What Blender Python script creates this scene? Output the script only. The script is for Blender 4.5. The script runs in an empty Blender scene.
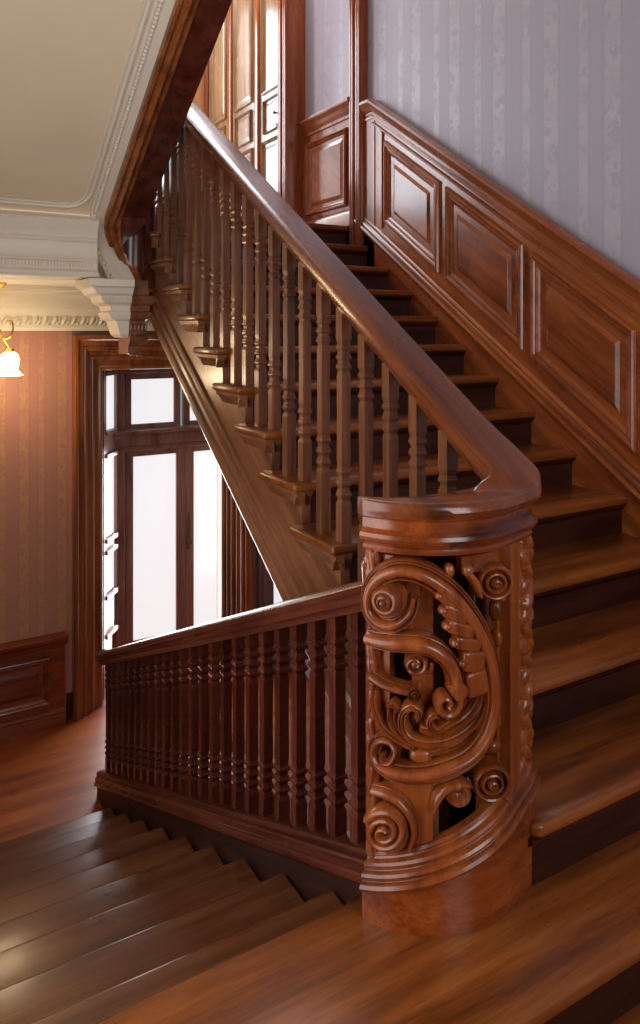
import bpy, bmesh, math, random
from mathutils import Vector, Matrix
random.seed(7)
C = bpy.context.scene.collection
PI = math.pi
R = math.radians

# ------------------------------------------------------------------ camera
FPX, CX, HOR, CAMZ = 742.0, 320.0, 330.0, 1.446
YAW = R(30.1)
SY, CY = math.sin(YAW), math.cos(YAW)

def ray(px, py):
    a = (px - CX) / FPX
    b = (HOR - py) / FPX
    return (SY + CY * a, CY - SY * a, b)          # direction per unit depth

cam = bpy.data.cameras.new('camera')
cam.sensor_fit = 'VERTICAL'; cam.sensor_height = 36.0; cam.sensor_width = 36.0
cam.lens = FPX / 1024 * 36.0
cam.shift_y = -(512 - HOR) / 1024
cam.clip_start = 0.05
co = bpy.data.objects.new('camera', cam); C.objects.link(co)
co.location = (0, 0, CAMZ); co.rotation_euler = (PI / 2, 0, -YAW)
bpy.context.scene.camera = co

# ------------------------------------------------------------------ mesh builder
class MB:
    def __init__(s): s.bm = bmesh.new()
    def face(s, pts):
        try: return s.bm.faces.new([s.bm.verts.new(p) for p in pts])
        except ValueError: return None
    def loft(s, rings, closed=True, cap=True, loop=False):
        rv = [[s.bm.verts.new(p) for p in r] for r in rings]
        n = len(rv[0]); m = len(rv)
        for i in range(m if loop else m - 1):
            A, B = rv[i], rv[(i + 1) % m]
            for j in range(n if closed else n - 1):
                k = (j + 1) % n
                try: s.bm.faces.new((A[j], A[k], B[k], B[j]))
                except ValueError: pass
        if cap and closed and not loop:
            for r_ in (rv[0], rv[-1]):
                try: s.bm.faces.new(r_)
                except ValueError: pass
        return rv
    def box(s, x0, x1, y0, y1, z0, z1, bev=0.0, seg=2):
        return s.prism([(x0, y0), (x1, y0), (x1, y1), (x0, y1)], z0, z1, bev, seg)
    def prism(s, poly, z0, z1, bev=0.0, seg=2):
        t = bmesh.new()
        a = [t.verts.new((x, y, z0)) for x, y in poly]
        b = [t.verts.new((x, y, z1)) for x, y in poly]
        n = len(poly)
        t.faces.new(a); t.faces.new(b)
        for i in range(n): t.faces.new((a[i], a[(i + 1) % n], b[(i + 1) % n], b[i]))
        if bev > 0:
            bmesh.ops.bevel(t, geom=list(t.edges), offset=bev, segments=seg, profile=0.5, affect='EDGES')
        s.merge(t)
    def merge(s, t):
        mp = {v: s.bm.verts.new(v.co) for v in t.verts}
        for f in t.faces:
            try: s.bm.faces.new([mp[v] for v in f.verts])
            except ValueError: pass
        t.free()
    def plate(s, poly3, d):                         # polygon + thickness vector
        a = [Vector(p) for p in poly3]; d = Vector(d)
        s.loft([a, [p + d for p in a]])
    def square_lathe(s, prof, cx=0, cy=0):           # prof: (half width, z)
        s.loft([[(cx - h, cy - h, z), (cx + h, cy - h, z), (cx + h, cy + h, z), (cx - h, cy + h, z)] for h, z in prof])
    def lathe(s, prof, o=(0, 0, 0), ax=(0, 0, 1), n=24, scale=(1, 1)):
        ax = Vector(ax).normalized(); o = Vector(o)
        u = Vector((0, 0, 1)) if abs(ax.z) < .9 else Vector((1, 0, 0))
        u = (u - ax * u.dot(ax)).normalized(); v = ax.cross(u)
        s.loft([[o + ax * h + (u * math.cos(2 * PI * i / n) * scale[0] + v * math.sin(2 * PI * i / n) * scale[1]) * max(r, 1e-4)
                 for i in range(n)] for r, h in prof])
    def tube(s, pts, rad, n=10):
        P = [Vector(p) for p in pts]; rings = []
        for i, p in enumerate(P):
            t = (P[min(i + 1, len(P) - 1)] - P[max(i - 1, 0)]).normalized()
            u = t.cross(Vector((0, 0, 1)))
            if u.length < .05: u = t.cross(Vector((0, 1, 0)))
            u.normalize(); v = t.cross(u)
            r = rad[i] if isinstance(rad, (list, tuple)) else rad
            rings.append([p + u * math.cos(2 * PI * k / n) * r + v * math.sin(2 * PI * k / n) * r for k in range(n)])
        s.loft(rings)
    def blob(s, o, ax, n=12, m=8, e=1.0):            # ellipsoid with three axis vectors
        o = Vector(o); A = [Vector(a) for a in ax]
        def sp(c): return math.copysign(abs(c) ** e, c)
        rings = []
        for i in range(m + 1):
            f = -PI / 2 + PI * i / m
            f = max(-PI / 2 + .05, min(PI / 2 - .05, f))
            rings.append([o + A[0] * sp(math.cos(f)) * sp(math.cos(2 * PI * k / n)) + A[1] * sp(math.cos(f)) * sp(math.sin(2 * PI * k / n)) + A[2] * sp(math.sin(f)) for k in range(n)])
        s.loft(rings)
    def build(s, name, mat, parent=None, smooth=True, angle=38):
        bmesh.ops.remove_doubles(s.bm, verts=s.bm.verts, dist=1e-6)
        bmesh.ops.recalc_face_normals(s.bm, faces=s.bm.faces)
        me = bpy.data.meshes.new(name)
        off = None
        if parent is not None:
            off = Vector((0, 0, 0)); p = parent
            while p is not None: off += Vector(p.location); p = p.parent
            if off.length > 0: bmesh.ops.translate(s.bm, vec=-off, verts=s.bm.verts)
        s.bm.to_mesh(me); s.bm.free()
        if smooth:
            for p in me.polygons: p.use_smooth = True
            me.set_sharp_from_angle(angle=R(angle))
        me.materials.append(mat)
        o = bpy.data.objects.new(name, me); C.objects.link(o)
        if parent is not None: o.parent = parent
        return o

def thing(name, label, cat, loc=(0, 0, 0), group=None, kind=None):
    o = bpy.data.objects.new(name, None); C.objects.link(o); o.location = loc
    o.empty_display_size = .1
    return tag(o, label, cat, group, kind)
def tag(o, label, cat, group=None, kind=None):
    o['label'] = label; o['category'] = cat
    if group: o['group'] = group
    if kind: o['kind'] = kind
    return o
def struct(o, label, cat): return tag(o, label, cat, kind='structure')

def catmull(P, n=6):
    out = []
    for i in range(len(P) - 1):
        p0 = P[max(i - 1, 0)]; p1 = P[i]; p2 = P[i + 1]; p3 = P[min(i + 2, len(P) - 1)]
        for k in range(n):
            t = k / n
            out.append(tuple(.5 * ((2 * b) + (-a + c) * t + (2 * a - 5 * b + 4 * c - d) * t * t + (-a + 3 * b - 3 * c + d) * t ** 3)
                             for a, b, c, d in zip(p0, p1, p2, p3)))
    out.append(tuple(P[-1])); return out

# ------------------------------------------------------------------ materials
def lin(c):
    return tuple((x / 255 / 12.92) if x / 255 < .04045 else ((x / 255 + .055) / 1.055) ** 2.4 for x in c) + (1,)
class NT:
    def __init__(s, name):
        s.m = bpy.data.materials.new(name); s.m.use_nodes = True
        s.t = s.m.node_tree; s.b = s.t.nodes['Principled BSDF']; s.out = s.t.nodes['Material Output']
    def n(s, ty, **kw):
        x = s.t.nodes.new(ty)
        for k, v in kw.items():
            if k.startswith('i_'): x.inputs[k[2:].replace('_', ' ')].default_value = v
            else: setattr(x, k, v)
        return x
    def l(s, a, b): s.t.links.new(a, b)
    def math(s, op, a, b=None, c=None):
        x = s.n('ShaderNodeMath', operation=op)
        for i, v in enumerate((a, b, c)):
            if v is None: continue
            if isinstance(v, (int, float)): x.inputs[i].default_value = v
            else: s.l(v, x.inputs[i])
        return x.outputs[0]
def ramp(nt, fac, stops, interp='LINEAR'):
    r = nt.n('ShaderNodeValToRGB'); r.color_ramp.interpolation = interp
    el = r.color_ramp.elements
    el[0].position, el[0].color = stops[0]
    el[1].position, el[1].color = stops[-1]
    for p, c in stops[1:-1]:
        e = el.new(p); e.color = c
    nt.l(fac, r.inputs[0]); return r.outputs[0]
def mixc(nt, fac, a, b, mode='MIX'):
    x = nt.n('ShaderNodeMix', data_type='RGBA', blend_type=mode)
    for s_, v in ((0, fac), (6, a), (7, b)):
        if isinstance(v, (int, float)): x.inputs[s_].default_value = v
        elif isinstance(v, tuple): x.inputs[s_].default_value = v
        else: nt.l(v, x.inputs[s_])
    return x.outputs[2]

def satur(c, k=1.08):
    g = .3 * c[0] + .59 * c[1] + .11 * c[2]
    return tuple(max(2, g + (v - g) * k) for v in c)
def wood(name, dark, mid, light, axis='Y', rough=.32, coat=.35, scale=1.0, bump=.05):
    dark, mid, light = satur(dark), satur(mid), satur(light)
    nt = NT(name); tc = nt.n('ShaderNodeTexCoord')
    mp = nt.n('ShaderNodeMapping')
    sc = {'X': (1.1, 14, 14), 'Y': (14, 1.1, 14), 'Z': (14, 14, 1.1), 'S': (14, 1.1, 14), 'D': (14, 1.1, 14)}[axis]
    mp.vector_type = 'TEXTURE'
    mp.inputs['Scale'].default_value = tuple(1 / (v * scale) for v in sc)
    mp.inputs['Rotation'].default_value = ({'S': R(33.2), 'D': R(-23.9)}.get(axis, 0), 0, 0)
    nt.l(tc.outputs['Object'], mp.inputs['Vector'])
    oi = nt.n('ShaderNodeObjectInfo')
    add = nt.n('ShaderNodeVectorMath', operation='ADD')
    nt.l(mp.outputs[0], add.inputs[0])
    cmb = nt.n('ShaderNodeCombineXYZ')
    for i in range(3): nt.l(nt.math('MULTIPLY', oi.outputs['Random'], 17.0 + 9 * i), cmb.inputs[i])
    nt.l(cmb.outputs[0], add.inputs[1])
    n1 = nt.n('ShaderNodeTexNoise', i_Scale=.9, i_Detail=7.0, i_Roughness=.62, i_Distortion=.3)
    nt.l(add.outputs[0], n1.inputs['Vector'])
    col = ramp(nt, n1.outputs['Fac'], [(.28, lin(dark)), (.5, lin(mid)), (.74, lin(light))])
    n2 = nt.n('ShaderNodeTexNoise', i_Scale=7.0, i_Detail=4.0, i_Roughness=.7)
    nt.l(add.outputs[0], n2.inputs['Vector'])
    streak = ramp(nt, n2.outputs['Fac'], [(.35, (.62, .62, .62, 1)), (.6, (1, 1, 1, 1))])
    n3 = nt.n('ShaderNodeTexNoise', i_Scale=2.2, i_Detail=3.0)
    nt.l(tc.outputs['Object'], n3.inputs['Vector'])
    blot = ramp(nt, n3.outputs['Fac'], [(.3, (.8, .76, .74, 1)), (.7, (1.0, 1.0, 1.0, 1))])
    c2 = mixc(nt, 1.0, mixc(nt, .75, col, streak, 'MULTIPLY'), blot, 'MULTIPLY')
    nt.l(c2, nt.b.inputs['Base Color'])
    rr = nt.math('MULTIPLY_ADD', n3.outputs['Fac'], .22, rough - .11)
    nt.l(rr, nt.b.inputs['Roughness'])
    nt.b.inputs['Coat Weight'].default_value = coat
    nt.b.inputs['Coat Roughness'].default_value = .18
    nt.b.inputs['Specular IOR Level'].default_value = .36
    bp = nt.n('ShaderNodeBump', i_Strength=bump, i_Distance=.01)
    nt.l(n2.outputs['Fac'], bp.inputs['Height']); nt.l(bp.outputs[0], nt.b.inputs['Normal'])
    return nt.m

MAHOG = ((52, 21, 12), (112, 50, 24), (150, 76, 38))
W_rail = wood('mahogany_rail', (70, 33, 18), (118, 62, 34), (142, 82, 47), 'S', .27, .5, .7)
W_new = wood('mahogany_carving', (76, 33, 15), (138, 71, 33), (168, 97, 50), 'Z', .3, .35)
W_newX = wood('mahogany_base', (68, 26, 11), (134, 64, 26), (166, 92, 42), 'X', .24, .5)
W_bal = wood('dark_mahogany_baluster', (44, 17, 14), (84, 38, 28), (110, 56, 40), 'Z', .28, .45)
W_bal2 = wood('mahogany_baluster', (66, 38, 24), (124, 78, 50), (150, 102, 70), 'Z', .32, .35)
W_dkY = wood('dark_mahogany_rail', (48, 20, 15), (90, 43, 31), (118, 64, 45), 'D', .26, .5)
W_trX = wood('oiled_tread', (64, 29, 12), (124, 68, 29), (156, 94, 44), 'X', .3, .3)
W_trD = wood('worn_tread', (60, 33, 19), (102, 61, 36), (128, 84, 52), 'X', .3, .35)
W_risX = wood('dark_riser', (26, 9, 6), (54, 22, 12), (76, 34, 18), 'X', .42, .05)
W_strY = wood('string_wood', (82, 48, 32), (130, 84, 56), (156, 106, 72), 'S', .3, .4)
W_panY = wood('panel_wood', (92, 42, 20), (150, 80, 39), (178, 106, 56), 'S', .28, .45, .7)
W_panZ = wood('stile_wood', (96, 42, 22), (152, 80, 42), (178, 104, 58), 'Z', .28, .45)
W_door = wood('door_casing_wood', (84, 42, 22), (148, 86, 46), (176, 110, 62), 'Z', .3, .4)
W_doorX = wood('door_head_wood', (58, 26, 15), (120, 66, 34), (156, 94, 50), 'X', .3, .4)
W_ddk = wood('hazed_door_wood', (112, 78, 70), (150, 108, 97), (168, 126, 112), 'Z', .35, .3)  # pale haze around the bright glazing is mixed into this wood colour
W_flr = wood('hall_floor_wood', (84, 34, 10), (146, 72, 20), (174, 98, 36), 'X', .3, .6, .7)
W_flr.node_tree.nodes['Principled BSDF'].inputs['Coat Roughness'].default_value = .48
W_wain = wood('hall_wainscot_wood', (76, 30, 16), (130, 58, 30), (156, 84, 46), 'X', .3, .4)
W_gold = wood('honey_wood', (112, 82, 54), (154, 120, 86), (178, 144, 108), 'Z', .26, .5)

W_shade = wood('shade_darkened_wood', (26, 11, 8), (48, 22, 14), (66, 32, 20), 'D', .5, .1)  # shade on the lower string and inside the newel put into the colour
W_ful = wood('lit_fascia_wood', (84, 44, 24), (150, 88, 48), (182, 116, 68), 'Y', .26, .5)  # lightened wood: the light on the overhead moulding is put into the colour
def plain(name, rgb, rough=.5, metal=0, noise=.0):
    nt = NT(name)
    nt.b.inputs['Base Color'].default_value = lin(rgb); nt.b.inputs['Roughness'].default_value = rough
    nt.b.inputs['Metallic'].default_value = metal
    if noise:
        tc = nt.n('ShaderNodeTexCoord'); n1 = nt.n('ShaderNodeTexNoise', i_Scale=3.0, i_Detail=5.0)
        nt.l(tc.outputs['Object'], n1.inputs['Vector'])
        c0 = tuple(x * (1 - noise) for x in lin(rgb)[:3]) + (1,)
        nt.l(ramp(nt, n1.outputs['Fac'], [(.3, c0), (.7, lin(rgb))]), nt.b.inputs['Base Color'])
        n2 = nt.n('ShaderNodeTexNoise', i_Scale=90.0, i_Detail=2.0)
        nt.l(tc.outputs['Object'], n2.inputs['Vector'])
        bp = nt.n('ShaderNodeBump', i_Strength=.08, i_Distance=.004)
        nt.l(n2.outputs['Fac'], bp.inputs['Height']); nt.l(bp.outputs[0], nt.b.inputs['Normal'])
    return nt.m
M_plaster = plain('soffit_plaster', (236, 214, 180), .7, 0, .06)
M_cornice = plain('painted_cornice', (232, 220, 198), .5, 0, .04)
M_plain = plain('plain_wall_paint', (122, 94, 76), .7, 0, .05)
M_brass = plain('aged_brass', (190, 140, 60), .3, 1)
M_bronze = plain('dull_bronze', (112, 84, 58), .5, .6)
M_iron = plain('dark_iron', (40, 34, 30), .4, .8)

def emit(name, rgb, st):
    nt = NT(name)
    nt.b.inputs['Base Color'].default_value = (.6, .6, .6, 1)
    nt.b.inputs['Emission Color'].default_value = lin(rgb)
    nt.b.inputs['Emission Strength'].default_value = st
    nt.b.inputs['Roughness'].default_value = .3
    return nt.m
M_sky = emit('daylit_frosted_glass', (242, 243, 247), .86)
M_skyhi = emit('daylit_window_glass', (226, 236, 255), 1.6)
M_lamp = emit('lit_opal_glass', (255, 222, 160), 5.0)

def wallpaper(name, axis, base, line, orn, period, rough=.5, ostr=1.0):
    nt = NT(name); tc = nt.n('ShaderNodeTexCoord'); sp = nt.n('ShaderNodeSeparateXYZ')
    nt.l(tc.outputs['Object'], sp.inputs[0])
    u = sp.outputs[axis]; z = sp.outputs['Z']
    f = nt.math('FRACT', nt.math('MULTIPLY', u, 1 / period))
    K = (0, 0, 0, 1); Wt = (1, 1, 1, 1)
    g = lambda v: (v, v, v, 1)
    col_mask = ramp(nt, f, [(0, K), (.06, Wt), (.30, K), (.56, Wt), (.70, K)], 'CONSTANT')
    stripes = ramp(nt, f, [(0, g(.2)), (.02, g(1)), (.05, g(.3)), (.31, g(1)), (.34, g(0)), (.52, g(.8)), (.54, g(.15)), (.72, g(.8)), (.74, g(0)), (.88, g(.35)), (.94, g(.0))], 'CONSTANT')
    cm = nt.n('ShaderNodeCombineXYZ')
    nt.l(nt.math('MULTIPLY', u, 1 / period * 4.0), cm.inputs[0])
    nt.l(nt.math('MULTIPLY', z, 1 / period * 3.4), cm.inputs[1])
    vo = nt.n('ShaderNodeTexVoronoi', i_Scale=1.0, feature='DISTANCE_TO_EDGE', i_Randomness=.75)
    nt.l(cm.outputs[0], vo.inputs['Vector'])
    lace = ramp(nt, vo.outputs['Distance'], [(.0, Wt), (.10, Wt), (.17, K)])
    nz = nt.n('ShaderNodeTexNoise', i_Scale=2.6, i_Detail=3.0)
    nt.l(cm.outputs[0], nz.inputs['Vector'])
    leaf = ramp(nt, nz.outputs['Fac'], [(.5, K), (.56, Wt)])
    pat = nt.math('MAXIMUM', nt.math('MULTIPLY', lace, .8), leaf)
    # garland outline: the column edge waves up the wall
    wav = nt.math('MULTIPLY_ADD', nt.math('SINE', nt.math('MULTIPLY', z, 2 * PI / (period * .7))), .25, .75)
    om = nt.math('MULTIPLY', nt.math('MULTIPLY', nt.math('MULTIPLY', pat, col_mask), wav), ostr)
    c1 = mixc(nt, nt.math('MULTIPLY', stripes, .4), lin(base), lin(line))
    c2 = mixc(nt, om, c1, lin(orn))
    nt.l(c2, nt.b.inputs['Base Color'])
    nt.l(nt.math('MULTIPLY_ADD', om, -.22, rough), nt.b.inputs['Roughness'])
    return nt.m
WP_R = wallpaper('lilac_striped_wallpaper', 'Y', (158, 149, 160), (150, 140, 153), (182, 173, 178), .38, .5, .55)
WP_L = wallpaper('rose_striped_wallpaper', 'X', (176, 120, 98), (166, 110, 91), (194, 144, 94), .26, .55, .7)
WP_O = wallpaper('amber_striped_wallpaper', 'X', (190, 128, 80), (178, 116, 70), (204, 150, 96), .20, .55)

# ------------------------------------------------------------------ main dimensions
XW = 2.965                                           # right wall
RZ = .17
N = [1.125, 1.363, 1.66, 1.95, 2.24, 2.53, 2.80, 3.07, 3.335, 3.595, 3.855, 4.11, 4.365, 4.60]
def zN(y): return .68 + .655 * (y - 2.24)
def railU(y): return 1.02 + .651 * (y - 1.522)       # underside of upper handrail
def zB(y): return .376 + .655 * (y - 2.696)           # lower edge of the outer string
ZH = -1.40                                           # hall floor
def z1(y): return .044 - .443 * (y - 1.68)           # top of lower bottom rail

# ------------------------------------------------------------------ setting
def quadbox(name, mat, x0, x1, y0, y1, z0, z1, label, cat):
    m = MB(); m.box(x0, x1, y0, y1, z0, z1); return struct(m.build(name, mat, smooth=False), label, cat)
quadbox('floor', W_trX, -.6, XW, -1.6, 1.18, -.30, -.17, 'brown plank floor of the half landing in front of the stairs', 'floor')
quadbox('floor_hall', W_flr, -.6, XW, -1.6, 6.6, ZH - .1, ZH, 'glossy plank floor of the hall at the foot of the stairs', 'floor')
quadbox('floor_upper', W_trX, 1.44, XW, 4.66, 7.5, 1.95, 2.21, 'upper landing floor at the head of the rising stairs', 'floor')
quadbox('floor_upper_side', W_trX, -.6, 1.44, 4.66, 7.5, 1.95, 2.21, 'upper landing floor beside the stair well', 'floor')
quadbox('wall_right', WP_R, XW, XW + .12, -1.6, 7.62, -1.5, 5.7, 'lilac striped damask wallpapered wall rising along the stairs', 'wall')
quadbox('wall_left', M_plain, -.72, -.6, -1.6, 7.62, -1.5, 5.7, 'plain wall on the outer side of the lower stairs', 'wall')
quadbox('ceiling', M_plaster, -.72, XW + .12, -1.72, 7.62, 5.7, 5.8, 'high plaster ceiling over the stair well', 'ceiling')
quadbox('ceiling_hall', M_cornice, -.6, XW, 4.67, 5.63, 1.75, 1.93, 'cream ceiling of the hall under the upper landing', 'ceiling')
# hall back wall with the entrance opening
m = MB(); Yh = 5.63
m.box(-.6, 1.157, Yh, Yh + .14, ZH, 1.95)
struct(m.build('wall_back', WP_L, smooth=False), 'rose and gold striped wallpapered wall left of the entrance', 'wall')
m = MB()
m.box(1.157, XW, Yh, Yh + .14, 1.40, 1.95)
m.box(2.48, 2.545, Yh, Yh + .14, .9, 1.40); m.box(2.48, XW, Yh, Yh + .14, 1.15, 1.40); 
struct(m.build('wall_entrance', M_plain, smooth=False), 'wall over the entrance doorway under the landing', 'wall')

def window(name, label, axis, plane, u0, u1, z0, z1, inward, mat, mul=(2, 3)):
    """framed window in a wall. axis 'Y': wall faces along Y"""
    P = lambda u, d, z: (u, plane + d * inward, z) if axis == 'Y' else (plane + d * inward, u, z)
    def bx(mb, ua, ub, da, db, za, zb):
        mb.plate([P(ua, da, za), P(ub, da, za), P(ub, da, zb), P(ua, da, zb)], Vector(P(0, db, 0)) - Vector(P(0, da, 0)))
    g = MB(); bx(g, u0, u1, .0, .012, z0, z1)
    w = struct(g.build(name, mat, smooth=False), label, 'window')
    f = MB()
    for a, b, c, d in ((u0 - .09, u0 + .02, z0 - .09, z1 + .09), (u1 - .02, u1 + .09, z0 - .09, z1 + .09)): bx(f, a, b, 0, .06, c, d)
    bx(f, u0, u1, 0, .06, z1 - .02, z1 + .09); bx(f, u0 - .12, u1 + .12, 0, .1, z0 - .12, z0)
    for i in range(1, mul[0]): u = u0 + (u1 - u0) * i / mul[0]; bx(f, u - .02, u + .02, .01, .04, z0, z1)
    for i in range(1, mul[1]): z = z0 + (z1 - z0) * i / mul[1]; bx(f, u0, u1, .01, .04, z - .02, z + .02)
    f.build('window_frame', W_door, w, smooth=False)
    return w
# walls that close the stair hall behind the camera and at the end of the upper landing
quadbox('wall_front', M_plain, -.6, XW, -1.72, -1.6, -1.5, 5.7, 'plain wall behind the half landing', 'wall')
window('window_1', 'tall sash window lighting the half landing', 'Y', -1.6, .5, 1.9, .9, 3.2, 1, M_skyhi)
quadbox('wall_landing', WP_O, -.6, XW, 7.5, 7.62, 1.9, 5.7, 'amber papered end wall of the upper landing', 'wall')
window('window_2', 'broad sash window at the end of the upper landing, far from the doors', 'Y', 7.5, -.4, .85, 2.9, 5.0, -1, M_skyhi, (2, 3))
window('window_6', 'narrow sash window at the end of the upper landing, beside the doors', 'Y', 7.5, 1.75, 2.35, 2.7, 5.0, -1, M_skyhi, (1, 3))
g = MB(); g.box(1.5, 2.8, 4.5, 6.9, 5.685, 5.698); sk = struct(g.build('fill_skylight', M_skyhi, smooth=False), 'added skylight pane over the upper landing, brightening the treads from above', 'window')  # unseen skylight, added to brighten the treads from above
g = MB()
for a in (1.44, 2.12, 2.79): g.box(a, a + .07, 4.43, 6.97, 5.64, 5.699)
for a in (4.43, 5.67, 6.9): g.box(1.44, 2.86, a, a + .07, 5.64, 5.699)
g.build('window_frame', W_door, sk, smooth=False)
window('fill_window_left', 'added sash window beside the lower stairs, giving fill light from the left', 'X', -.6, .9, 2.6, .0, 2.3, 1, M_skyhi, (2, 3))  # unseen window, added to light the soffit and lower treads

def area(name, loc, rot, sx, sy, power, col):
    l = bpy.data.lights.new(name, 'AREA'); l.shape = 'RECTANGLE'; l.size = sx; l.size_y = sy; l.energy = power; l.color = col
    o = bpy.data.objects.new(name, l); C.objects.link(o); o.location = loc; o.rotation_euler = rot; return o
area('daylight', (1.2, -1.5, 2.05), (R(90), 0, R(0)), 1.3, 2.2, 48, (1, .97, .94))
area('daylight.001', (.22, 7.38, 3.95), (R(90), 0, R(180)), 1.2, 2.0, 78, (.9, .95, 1))
area('daylight.002', (2.05, 7.38, 3.85), (R(90), 0, R(180)), .6, 2.2, 50, (.9, .95, 1))
area('daylight.003', (1.9, 5.96, -.4), (R(90), 0, R(180)), .7, 1.7, 34, (.92, .96, 1))
area('skylight_fill', (2.15, 5.7, 5.6), (0, 0, 0), 1.2, 2.3, 70, (.95, .97, 1))  # lamp of the added skylight
area('left_window_fill', (-.5, 1.75, 1.15), (R(90), 0, R(-90)), 1.6, 2.2, 27, (1, .97, .93))  # lamp of the added left window

# ------------------------------------------------------------------ rising staircase
st = thing('staircase', 'mahogany stairs rising to the right from the carved newel to the upper landing', 'stairs', (1.45, 1.1, 0))
T0 = MB()
T0.prism([(-.58, 1.125), (2.93, 1.125), (2.93, 1.42), (1.49, 1.42), (1.49, 1.60), (1.0, 1.60), (1.0, 1.57), (-.58, 1.57)], -.036, 0.0, .012, 3)
T0.build('tread', W_trX, st)
def riser_mb(x0, x1, y, z0, z1):
    m = MB(); m.box(x0, x1, y, y + .022, z0, z1)
    # cove moulding under the nosing
    prof = [(0, 0), (-.024, 0), (-.022, -.008), (-.012, -.014), (-.006, -.024), (0, -.03)]
    m.loft([[(x, y + a, z1 + b) for a, b in prof] for x in (x0, x1)])
    return m
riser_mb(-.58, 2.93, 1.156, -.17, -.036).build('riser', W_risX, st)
for k in range(1, 14):
    z = RZ * k; y0 = N[k]; y1 = (N[k + 1] + .05) if k < 13 else 4.70
    x0 = 1.352 if k >= 2 else 1.515
    m = MB()
    if k == 1: m.prism([(1.452, y0), (2.932, y0), (2.932, y1), (1.508, y1), (1.508, 1.44), (1.47, 1.412), (1.425, 1.388)], z - .036, z, .012, 3)
    else: m.box(x0, 2.932, y0, y1, z - .036, z, .013, 3)
    m.build('tread', W_trX, st)
    xr = 1.44 if k > 1 else 1.425
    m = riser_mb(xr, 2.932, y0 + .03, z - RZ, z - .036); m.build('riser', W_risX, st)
    if k >= 2:
        # bracket plate under the open end of the tread, with cove return
        y2 = y1 - .02
        m = MB()
        prof = [(0, 0), (-.022, 0), (-.02, -.008), (-.01, -.014), (-.005, -.024), (0, -.03)]
        rings = []
        for y in (y0 + .006, y2): rings.append([(1.403 + a * 1.75, y, z - .036 + b * 2.0) for a, b in prof])
        m.loft(rings)
        m.loft([[(x, y0 + .031 + a, z - .036 + b * 2.0) for a, b in prof] for x in (1.368, 1.44)])
        m.build('bracket', W_strY, st)
# outer string, sawtooth top
poly = [(1.72, zB(1.72))]
pts = [(1.72, 2 * RZ - .04)]
for k in range(2, 14):
    yk = N[k] + .03
    pts.append((max(yk, 1.72), RZ * k - .037)); pts.append(((N[k + 1] + .03) if k < 13 else 4.64, RZ * k - .037))
poly = [(1.72, zB(1.72) + .012), (4.60, zB(4.60) + .012)] + pts[::-1]
clean = []
for p in poly:
    if not clean or (abs(p[0] - clean[-1][0]) + abs(p[1] - clean[-1][1])) > 1e-4: clean.append(p)
m = MB(); m.plate([(1.402, y, z) for y, z in clean], (.038, 0, 0)); m.build('string', W_strY, st, smooth=False)
# string mouldings: bold bead along the lower edge, thin bead above
prof = [(0, -.055), (-.033, -.055), (-.037, -.046), (-.036, -.036), (-.03, -.02), (-.02, -.014), (-.026, .004), (-.022, .02), (-.012, .028), (-.012, .04), (-.016, .05), (-.012, .062), (0, .066)]
m = MB(); m.loft([[(1.402 + a * 1.1, y, zB(y) + .082 + b * 1.42) for a, b in prof] for y in (1.72, 3.1, 4.56)])
m.build('string_moulding', W_strY, st, smooth=False)
prof2 = [(0, -.006), (-.007, -.004), (-.008, 0), (-.007, .004), (0, .006)]
# sloping soffit beneath
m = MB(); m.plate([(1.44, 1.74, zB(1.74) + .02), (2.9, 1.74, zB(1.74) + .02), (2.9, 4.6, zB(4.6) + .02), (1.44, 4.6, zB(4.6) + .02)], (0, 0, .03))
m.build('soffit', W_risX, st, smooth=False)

# ------------------------------------------------------------------ lower staircase
M_ = [1.57, 1.81, 2.11, 2.416, 2.72, 3.025, 3.33, 3.635, 3.94, 4.245, 4.53]
R1 = .14
sl = thing('staircase', 'wide polished wooden stairs going down to the left towards the hall', 'stairs', (.3, 4.3, ZH))
for k in range(1, 10):
    z = -R1 * k
    m = MB(); m.box(-.58, 1.092, M_[k - 1] - .05, M_[k], z - .034, z, .015, 4); m.build('tread', W_trD, sl)
for k in range(1, 11):
    z1_, z0_ = -R1 * (k - 1) - (.034 if k > 1 else .036), -R1 * k
    y = M_[k - 1] - .03
    m = MB(); m.box(-.58, 1.092, y - .02, y, z0_, z1_)
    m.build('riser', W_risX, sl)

# closed string of the lower stairs with its moulded bottom rail
def prism_y(m, prof, ya, yb, zf, xc):
    m.loft([[(xc + a, y, zf(y) + b) for a, b in prof] for y in (ya, yb)])

# ------------------------------------------------------------------ lower balustrade
XB1 = 1.14
b1 = thing('balustrade', 'dark red mahogany balustrade sloping down to the left from the carved newel', 'balustrade', (XB1, 3.1, -.9))
m = MB()
prism_y(m, [(-.046, -.088), (-.056, -.088), (-.062, -.078), (-.058, -.066), (-.05, -.06), (-.054, -.046), (-.05, -.032), (-.042, -.026), (-.046, -.014), (-.04, -.004), (-.03, 0),
            (.03, 0), (.04, -.004), (.046, -.014), (.05, -.04), (.058, -.07), (.046, -.088)], 1.60, 4.62, z1, XB1)
m.build('bottom_rail', W_dkY, b1)
m = MB(); prism_y(m, [(-.044, -.42), (-.044, -.086), (.044, -.086), (.044, -.42)], 1.60, 4.61, z1, XB1); m.build('string', W_shade, b1, smooth=False)  # darker than the rail because its colour carries the shade
def z1r(y): return .770 - .443 * (y - 1.678)         # top of the lower handrail
RP1 = [(-.03, -.085), (-.036, -.07), (-.048, -.06), (-.05, -.046), (-.044, -.038), (-.056, -.028), (-.06, -.016), (-.052, -.005), (-.03, .002), (0, .004)]
RP1 = RP1 + [(-a, b) for a, b in RP1[-2::-1]]
m = MB()
rings = []
for y in (1.60, 1.64, 2.5, 3.5, 4.56): rings.append([(XB1 + a, y, z1r(y) + b) for a, b in RP1])
m.loft(rings)
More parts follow.
